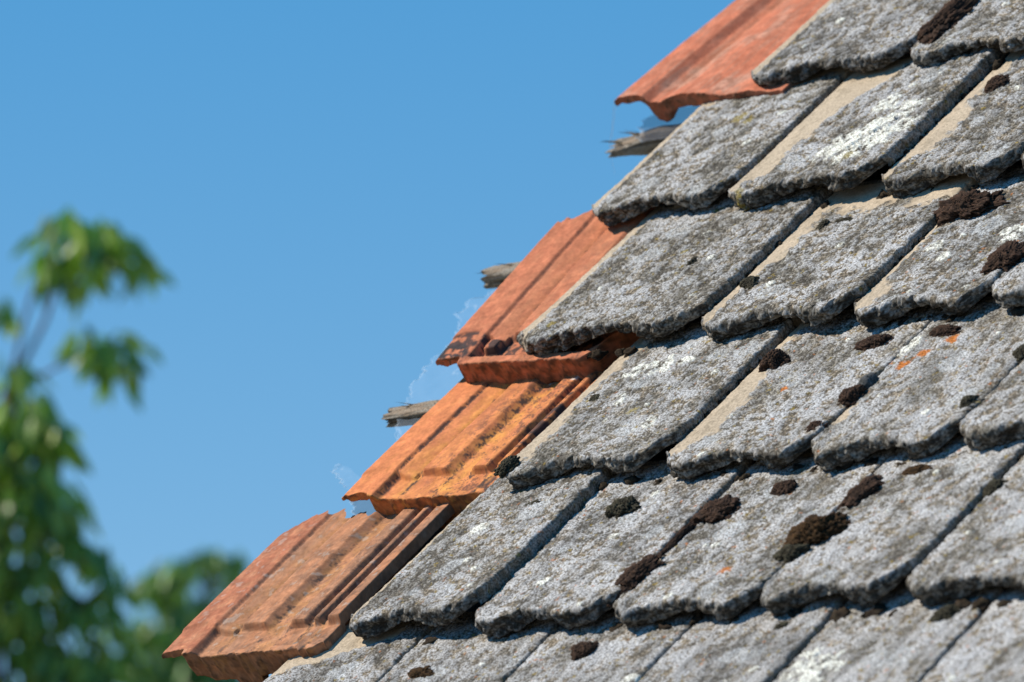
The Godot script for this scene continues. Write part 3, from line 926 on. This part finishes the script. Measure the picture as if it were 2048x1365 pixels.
# ---- torn plastic underlay -----------------------------------------------------------------------
func plastic(label: String, outline: Array, y: float, m: Material, crumpled: Material, rough: float, fold := 0.0) -> void:
	# outline: rows of [z, left x, right x]; the left edge is torn and crumpled
	var root := Node3D.new()
	root.name = named("plastic_sheet")
	add_child(root, true)
	root.transform = roof.transform
	root.set_meta("label", label)
	root.set_meta("category", "plastic sheet")
	root.set_meta("group", "torn scraps of plastic underlay")
	var ls := []
	var rs := []
	for q in outline:
		ls.append_array([q[0], q[1]])
		rs.append_array([q[0], q[2]])
	var z0: float = outline[0][0]
	var z1: float = outline[-1][0]
	for piece in 2:
		var nx := 26 if piece == 0 else 7
		var nz := 90
		var pos := PackedVector3Array()
		var col := PackedColorArray()
		for j in nz:
			var z := lerpf(z0, z1, j / float(nz - 1))
			var l: float = curve(ls, z) + noise_mid.get_noise_3d(z, 2.0, 9.0) * 0.018 + noise_fine.get_noise_3d(z, 1.0, 3.0) * 0.004
			var r: float = curve(rs, z)
			var wide := 0.005 + 0.005 * noise_mid.get_noise_3d(z * 0.6, 7.0, 1.0)
			for i in nx:
				var f := i / float(nx - 1)
				var x := lerpf(l + 0.001, r, f) if piece == 0 else lerpf(l - wide * 0.4, l + wide, f)
				var h := noise_wide.get_noise_3d(x * 1.2, z * 1.2, 20.0) * rough + noise_patch.get_noise_3d(x, z, 30.0) * rough * 0.3
				h += fold * (1.0 - clampf((x - l) / (r - l), 0, 1))
				if piece == 1:
					h += 0.001 + noise_fine.get_noise_3d(x, z, 40.0) * 0.004
				pos.append(Vector3(x, y + h, z))
				col.append(Color.WHITE)
		part("film" if piece == 0 else "torn_edge", grid_mesh(nx, nz, pos, col), m if piece == 0 else crumpled, root)


func build_plastic() -> void:
	var clear := StandardMaterial3D.new()
	clear.albedo_color = Color(0.75, 0.83, 0.92, 0.085)
	clear.transparency = BaseMaterial3D.TRANSPARENCY_ALPHA
	clear.roughness = 0.28
	clear.metallic_specular = 0.2
	clear.cull_mode = BaseMaterial3D.CULL_DISABLED
	var edge := clear.duplicate()
	edge.albedo_color = Color(0.80, 0.86, 0.92, 0.13)
	var scrap := clear.duplicate()
	scrap.albedo_color = Color(0.68, 0.76, 0.84, 0.10)
	var milky := clear.duplicate()
	milky.albedo_color = Color(0.26, 0.29, 0.34, 0.45)
	milky.roughness = 0.7
	milky.metallic_specular = 0.08
	plastic("large torn sheet of clear plastic sticking out beside the red-orange clay tile between two battens", [[-0.985, -0.68, -0.55], [-0.945, -0.722, -0.55], [-0.90, -0.716, -0.55], [-0.84, -0.690, -0.55], [-0.78, -0.694, -0.53], [-0.72, -0.692, -0.53], [-0.67, -0.665, -0.53], [-0.60, -0.64, -0.53], [-0.57, -0.62, -0.53]], -0.084, clear, edge, 0.010)
	plastic("small curled scrap of clear plastic beside the bright orange clay tile's lower tip", [[-0.502, -0.688, -0.668], [-0.485, -0.685, -0.645], [-0.46, -0.655, -0.60], [-0.43, -0.62, -0.57]], -0.082, scrap, edge, 0.008, 0.01)
	plastic("greyish folded plastic flap hanging under the bright orange clay tile's tip", [[-0.44, -0.60, -0.46], [-0.40, -0.585, -0.44], [-0.37, -0.555, -0.44], [-0.345, -0.53, -0.44]], -0.080, milky, edge, 0.008)
	plastic("bluish plastic wrapped over the splintered top batten beside the upper grey tile", [[-1.445, -0.60, -0.45], [-1.43, -0.64, -0.45], [-1.40, -0.65, -0.45], [-1.37, -0.63, -0.45], [-1.355, -0.61, -0.45]], -0.066, milky, edge, 0.005)


func build_cobweb() -> void:
	var st := SurfaceTool.new()
	st.begin(Mesh.PRIMITIVE_TRIANGLES)
	var top := roof.transform * Vector3(-0.68, -0.012, -1.418)
	var tip := roof.transform * Vector3(-0.72, -0.085, -1.392)
	limb(st, [top, top.lerp(tip, 0.5) + Vector3(0.001, -0.004, 0), tip, tip + Vector3(0.003, -0.025, 0), tip + Vector3(0.009, -0.052, 0.002)], 0.0003, 0.0002)
	limb(st, [top + Vector3(0.004, 0, 0), tip + Vector3(0.004, 0.01, 0)], 0.0002, 0.0002)
	var m := StandardMaterial3D.new()
	m.albedo_color = Color(0.85, 0.87, 0.9)
	m.roughness = 0.4
	var o := MeshInstance3D.new()
	o.name = "cobweb"
	o.mesh = st.commit()
	o.material_override = m
	o.set_meta("label", "thin cobweb threads hanging past the splintered tip of the top batten")
	o.set_meta("category", "cobweb")
	add_child(o)


# ---- trees ---------------------------------------------------------------------------------------
# clusters of leaves: x, y, z, radius, ... measured from the foot of each tree
const CROWN_NEAR := [0.27, 4.02, 0.16, 0.12, 0.37, 4.04, 0.16, 0.1, 0.21, 3.97, 0.15, 0.07, 0.44, 4.01, 0.16, 0.09, 0.32, 3.92, 0.15, 0.07, 0.51, 3.97, 0.15, 0.06, 0.27, 4.09, 0.17, 0.08, 0.41, 4.09, 0.17, 0.04, 0.35, 3.73, 0.13, 0.07, 0.43, 3.69, 0.12, 0.07, 0.49, 3.7, 0.12, 0.05, 0.43, 3.63, 0.12, 0.06, 0.05, 3.83, 0.14, 0.05,
	0.08, 3.61, 0.11, 0.07, 0.12, 3.48, 0.1, 0.1, 0.12, 3.39, 0.09, 0.12, 0.23, 3.38, 0.09, 0.07, 0.11, 3.26, 0.08, 0.15, 0.21, 3.21, 0.07, 0.1, 0.13, 3.11, 0.06, 0.14, 0.26, 3.15, 0.07, 0.07, 0.28, 3.06, 0.06, 0.06, 0.13, 2.95, 0.04, 0.12, 0.37, 3.0, 0.05, 0.06, 0.07, 2.81, 0.03, 0.14, 0.22, 2.83, 0.03, 0.09, 0.36, 2.81, 0.03, 0.08,
	0.14, 2.68, 0.02, 0.13, 0.3, 2.67, 0.01, 0.1, 0.44, 2.64, 0.01, 0.1, 0.43, 2.93, 0.04, 0.06, -0.08, 3.36, 0.09, 0.2, -0.13, 3.11, 0.06, 0.22, -0.08, 2.86, 0.04, 0.22, 0.13, 2.45, -0.01, 0.22, 0.38, 2.45, -0.01, 0.18, -0.15, 2.53, 0.0, 0.23]
const CROWN_FAR := [-0.25, 3.17, 0.03, 0.09, -0.15, 3.35, 0.05, 0.1, -0.07, 3.42, 0.06, 0.09, 0.14, 3.47, 0.07, 0.09, 0.06, 3.49, 0.07, 0.07, 0.01, 3.25, 0.04, 0.11, -0.09, 3.11, 0.03, 0.13, 0.09, 3.08, 0.02, 0.11, 0.2, 3.37, 0.05, 0.06, -0.18, 2.97, 0.01, 0.15, -0.04, 2.77, -0.01, 0.23, 0.22, 2.81, -0.0, 0.18, 0.05, 2.97, 0.01, 0.14]


func limb(st: SurfaceTool, pts: Array, r0: float, r1: float) -> void:
	var sides := 8
	for k in pts.size() - 1:
		var a: Vector3 = pts[k]
		var b: Vector3 = pts[k + 1]
		var ra := lerpf(r0, r1, k / float(pts.size() - 1))
		var rb := lerpf(r0, r1, (k + 1) / float(pts.size() - 1))
		var ax := (b - a).normalized()
		var u := ax.cross(Vector3(0.3, 0.1, 1)).normalized()
		var v := ax.cross(u)
		for i in sides:
			var d0 := u * cos(TAU * i / sides) + v * sin(TAU * i / sides)
			var d1 := u * cos(TAU * (i + 1) / sides) + v * sin(TAU * (i + 1) / sides)
			for q in [[a, d0, ra], [b, d0, rb], [b, d1, rb], [a, d0, ra], [b, d1, rb], [a, d1, ra]]:
				st.set_normal(q[1])
				st.add_vertex(q[0] + q[1] * q[2])


func leaf_mesh() -> ArrayMesh:
	# a hanging, folded, pointed leaf, 1 m long, root at the origin, pointing along -y
	var st := SurfaceTool.new()
	st.begin(Mesh.PRIMITIVE_TRIANGLES)
	var n := 5
	for side in [-1.0, 1.0]:
		for k in n:
			var t0 := k / float(n)
			var t1 := (k + 1) / float(n)
			var w0: float = 0.17 * pow(sin(PI * pow(t0, 0.75)), 0.9) * side
			var w1: float = 0.17 * pow(maxf(sin(PI * pow(t1, 0.75)), 0.0), 0.9) * side
			var bend0 := 0.18 * t0 * t0
			var bend1 := 0.18 * t1 * t1
			var a := Vector3(0, -t0, bend0)
			var b := Vector3(0, -t1, bend1)
			var c := Vector3(w1, -t1, bend1 + absf(w1) * 0.45)
			var d := Vector3(w0, -t0, bend0 + absf(w0) * 0.45)
			for p in ([a, b, c, a, c, d] if side > 0 else [a, c, b, a, d, c]):
				st.add_vertex(p)
	st.generate_normals()
	return st.commit()


func tree(label: String, foot: Vector3, crown: Array, limbs: Array, per: float, size: float, tones: Array, seed_: int) -> void:
	var root := Node3D.new()
	root.name = named("leafy_tree")
	add_child(root, true)
	root.position = foot
	root.set_meta("label", label)
	root.set_meta("category", "tree")
	root.set_meta("group", "trees behind the roof")
	var bark := StandardMaterial3D.new()
	bark.albedo_color = Color(0.36, 0.27, 0.25)
	bark.roughness = 0.9
	for k in limbs.size():
		var st := SurfaceTool.new()
		st.begin(Mesh.PRIMITIVE_TRIANGLES)
		limb(st, limbs[k][2], limbs[k][0], limbs[k][1])
		part("trunk" if k == 0 else "limb", st.commit(), bark, root)
	var leaf := StandardMaterial3D.new()
	leaf.vertex_color_use_as_albedo = true
	leaf.roughness = 0.45
	leaf.cull_mode = BaseMaterial3D.CULL_DISABLED
	leaf.backlight_enabled = true
	leaf.backlight = Color(0.75, 0.85, 0.25)
	var mesh := leaf_mesh()
	mesh.surface_set_material(0, leaf)
	var r := RandomNumberGenerator.new()
	r.seed = seed_
	var places: Array[Transform3D] = []
	var tints: Array[Color] = []
	for k in range(0, crown.size(), 4):
		var centre := Vector3(crown[k], crown[k + 1], crown[k + 2])
		var rad: float = crown[k + 3]
		var deep := clampf(rad * 2.0, 0.1, 0.35)
		for n in int(per * (0.6 if centre.y > 3.6 else 1.0) * rad * rad * 100.0) + 7:
			var d := Vector3(r.randfn(), r.randfn(), r.randfn())
			d = d.normalized() * pow(r.randf(), 0.45)
			var at := centre + Vector3(d.x * rad, d.y * rad * 0.75 + rad * 0.25, d.z * deep + r.randf_range(-0.15, 0.15))
			var outward := Vector3(d.x * 0.9 + r.randf_range(-0.5, 0.5), 0, d.z * 0.6 + r.randf_range(-0.5, 0.5))
			var down := (Vector3(0, -1, 0) + outward * r.randf_range(0.4, 1.7)).normalized()
			var x := down.cross(Vector3(r.randf() - 0.5, 0.2, r.randf() - 0.5)).normalized()
			var z := x.cross(-down).normalized()
			var ln := size * r.randf_range(0.7, 1.25)
			places.append(Transform3D(Basis(x, -down, z).scaled(Vector3.ONE * ln), at))
			var c: Color = tones[r.randi() % tones.size()]
			tints.append(c * r.randf_range(1.2, 2.7))
	var mm := MultiMesh.new()
	mm.transform_format = MultiMesh.TRANSFORM_3D
	mm.use_colors = true
	mm.mesh = mesh
	mm.instance_count = places.size()
	for k in places.size():
		mm.set_instance_transform(k, places[k])
		mm.set_instance_color(k, tints[k])
	var f := MultiMeshInstance3D.new()
	f.name = "foliage"
	f.multimesh = mm
	f.set_meta("kind", "stuff")
	root.add_child(f)


func build_trees() -> void:
	tree("tall leafy tree at the left with two tufts of leaves on bare stems", Vector3(-1.757, 0, -20.014), CROWN_NEAR, [
		[0.07, 0.022, [Vector3(-0.05, 0, 0), Vector3(-0.02, 1.4, 0.02), Vector3(0.0, 2.53, 0.0), Vector3(0.07, 3.2, 0.07), Vector3(0.08, 3.56, 0.11)]],
		[0.012, 0.006, [Vector3(0.08, 3.54, 0.11), Vector3(0.12, 3.63, 0.12), Vector3(0.2, 3.79, 0.13), Vector3(0.27, 3.99, 0.16)]],
		[0.009, 0.005, [Vector3(0.08, 3.56, 0.11), Vector3(0.13, 3.79, 0.13), Vector3(0.19, 3.99, 0.16)]],
		[0.007, 0.004, [Vector3(0.1, 3.56, 0.11), Vector3(0.25, 3.64, 0.12), Vector3(0.38, 3.71, 0.13)]],
		[0.02, 0.007, [Vector3(0.0, 2.53, 0.0), Vector3(0.2, 2.75, 0.0), Vector3(0.42, 2.93, 0.04)]]],
		32.0, 0.115, [Color(0.075, 0.14, 0.03), Color(0.115, 0.185, 0.035), Color(0.16, 0.22, 0.04), Color(0.06, 0.12, 0.04)], 5)
	tree("bushy tree farther back, behind the lowest clay tile", Vector3(-1.449, 0, -27.019), CROWN_FAR, [
		[0.06, 0.02, [Vector3(0, 0, 0), Vector3(0.02, 1.5, 0), Vector3(-0.02, 2.6, 0), Vector3(0.02, 3.1, 0.02), Vector3(0.1, 3.45, 0.05)]],
		[0.015, 0.006, [Vector3(-0.02, 2.7, 0), Vector3(-0.15, 3.0, 0), Vector3(-0.12, 3.35, 0.05)]]],
		60.0, 0.105, [Color(0.075, 0.14, 0.04), Color(0.10, 0.165, 0.045), Color(0.06, 0.115, 0.045)], 6)


func build_ground() -> void:
	var p := PlaneMesh.new()
	p.size = Vector2(1600, 1600)
	var m := StandardMaterial3D.new()
	m.albedo_color = Color(0.60, 0.56, 0.47)
	m.roughness = 1.0
	var t := grain(31, 256, 0.08, 0.5)
	m.albedo_texture = t
	m.uv1_triplanar = true
	m.uv1_scale = Vector3.ONE * 0.7
	var o := MeshInstance3D.new()
	o.name = "ground"
	o.mesh = p
	o.material_override = m
	o.set_meta("kind", "structure")
	o.set_meta("label", "pale gravel ground below the roof and the trees")
	add_child(o)
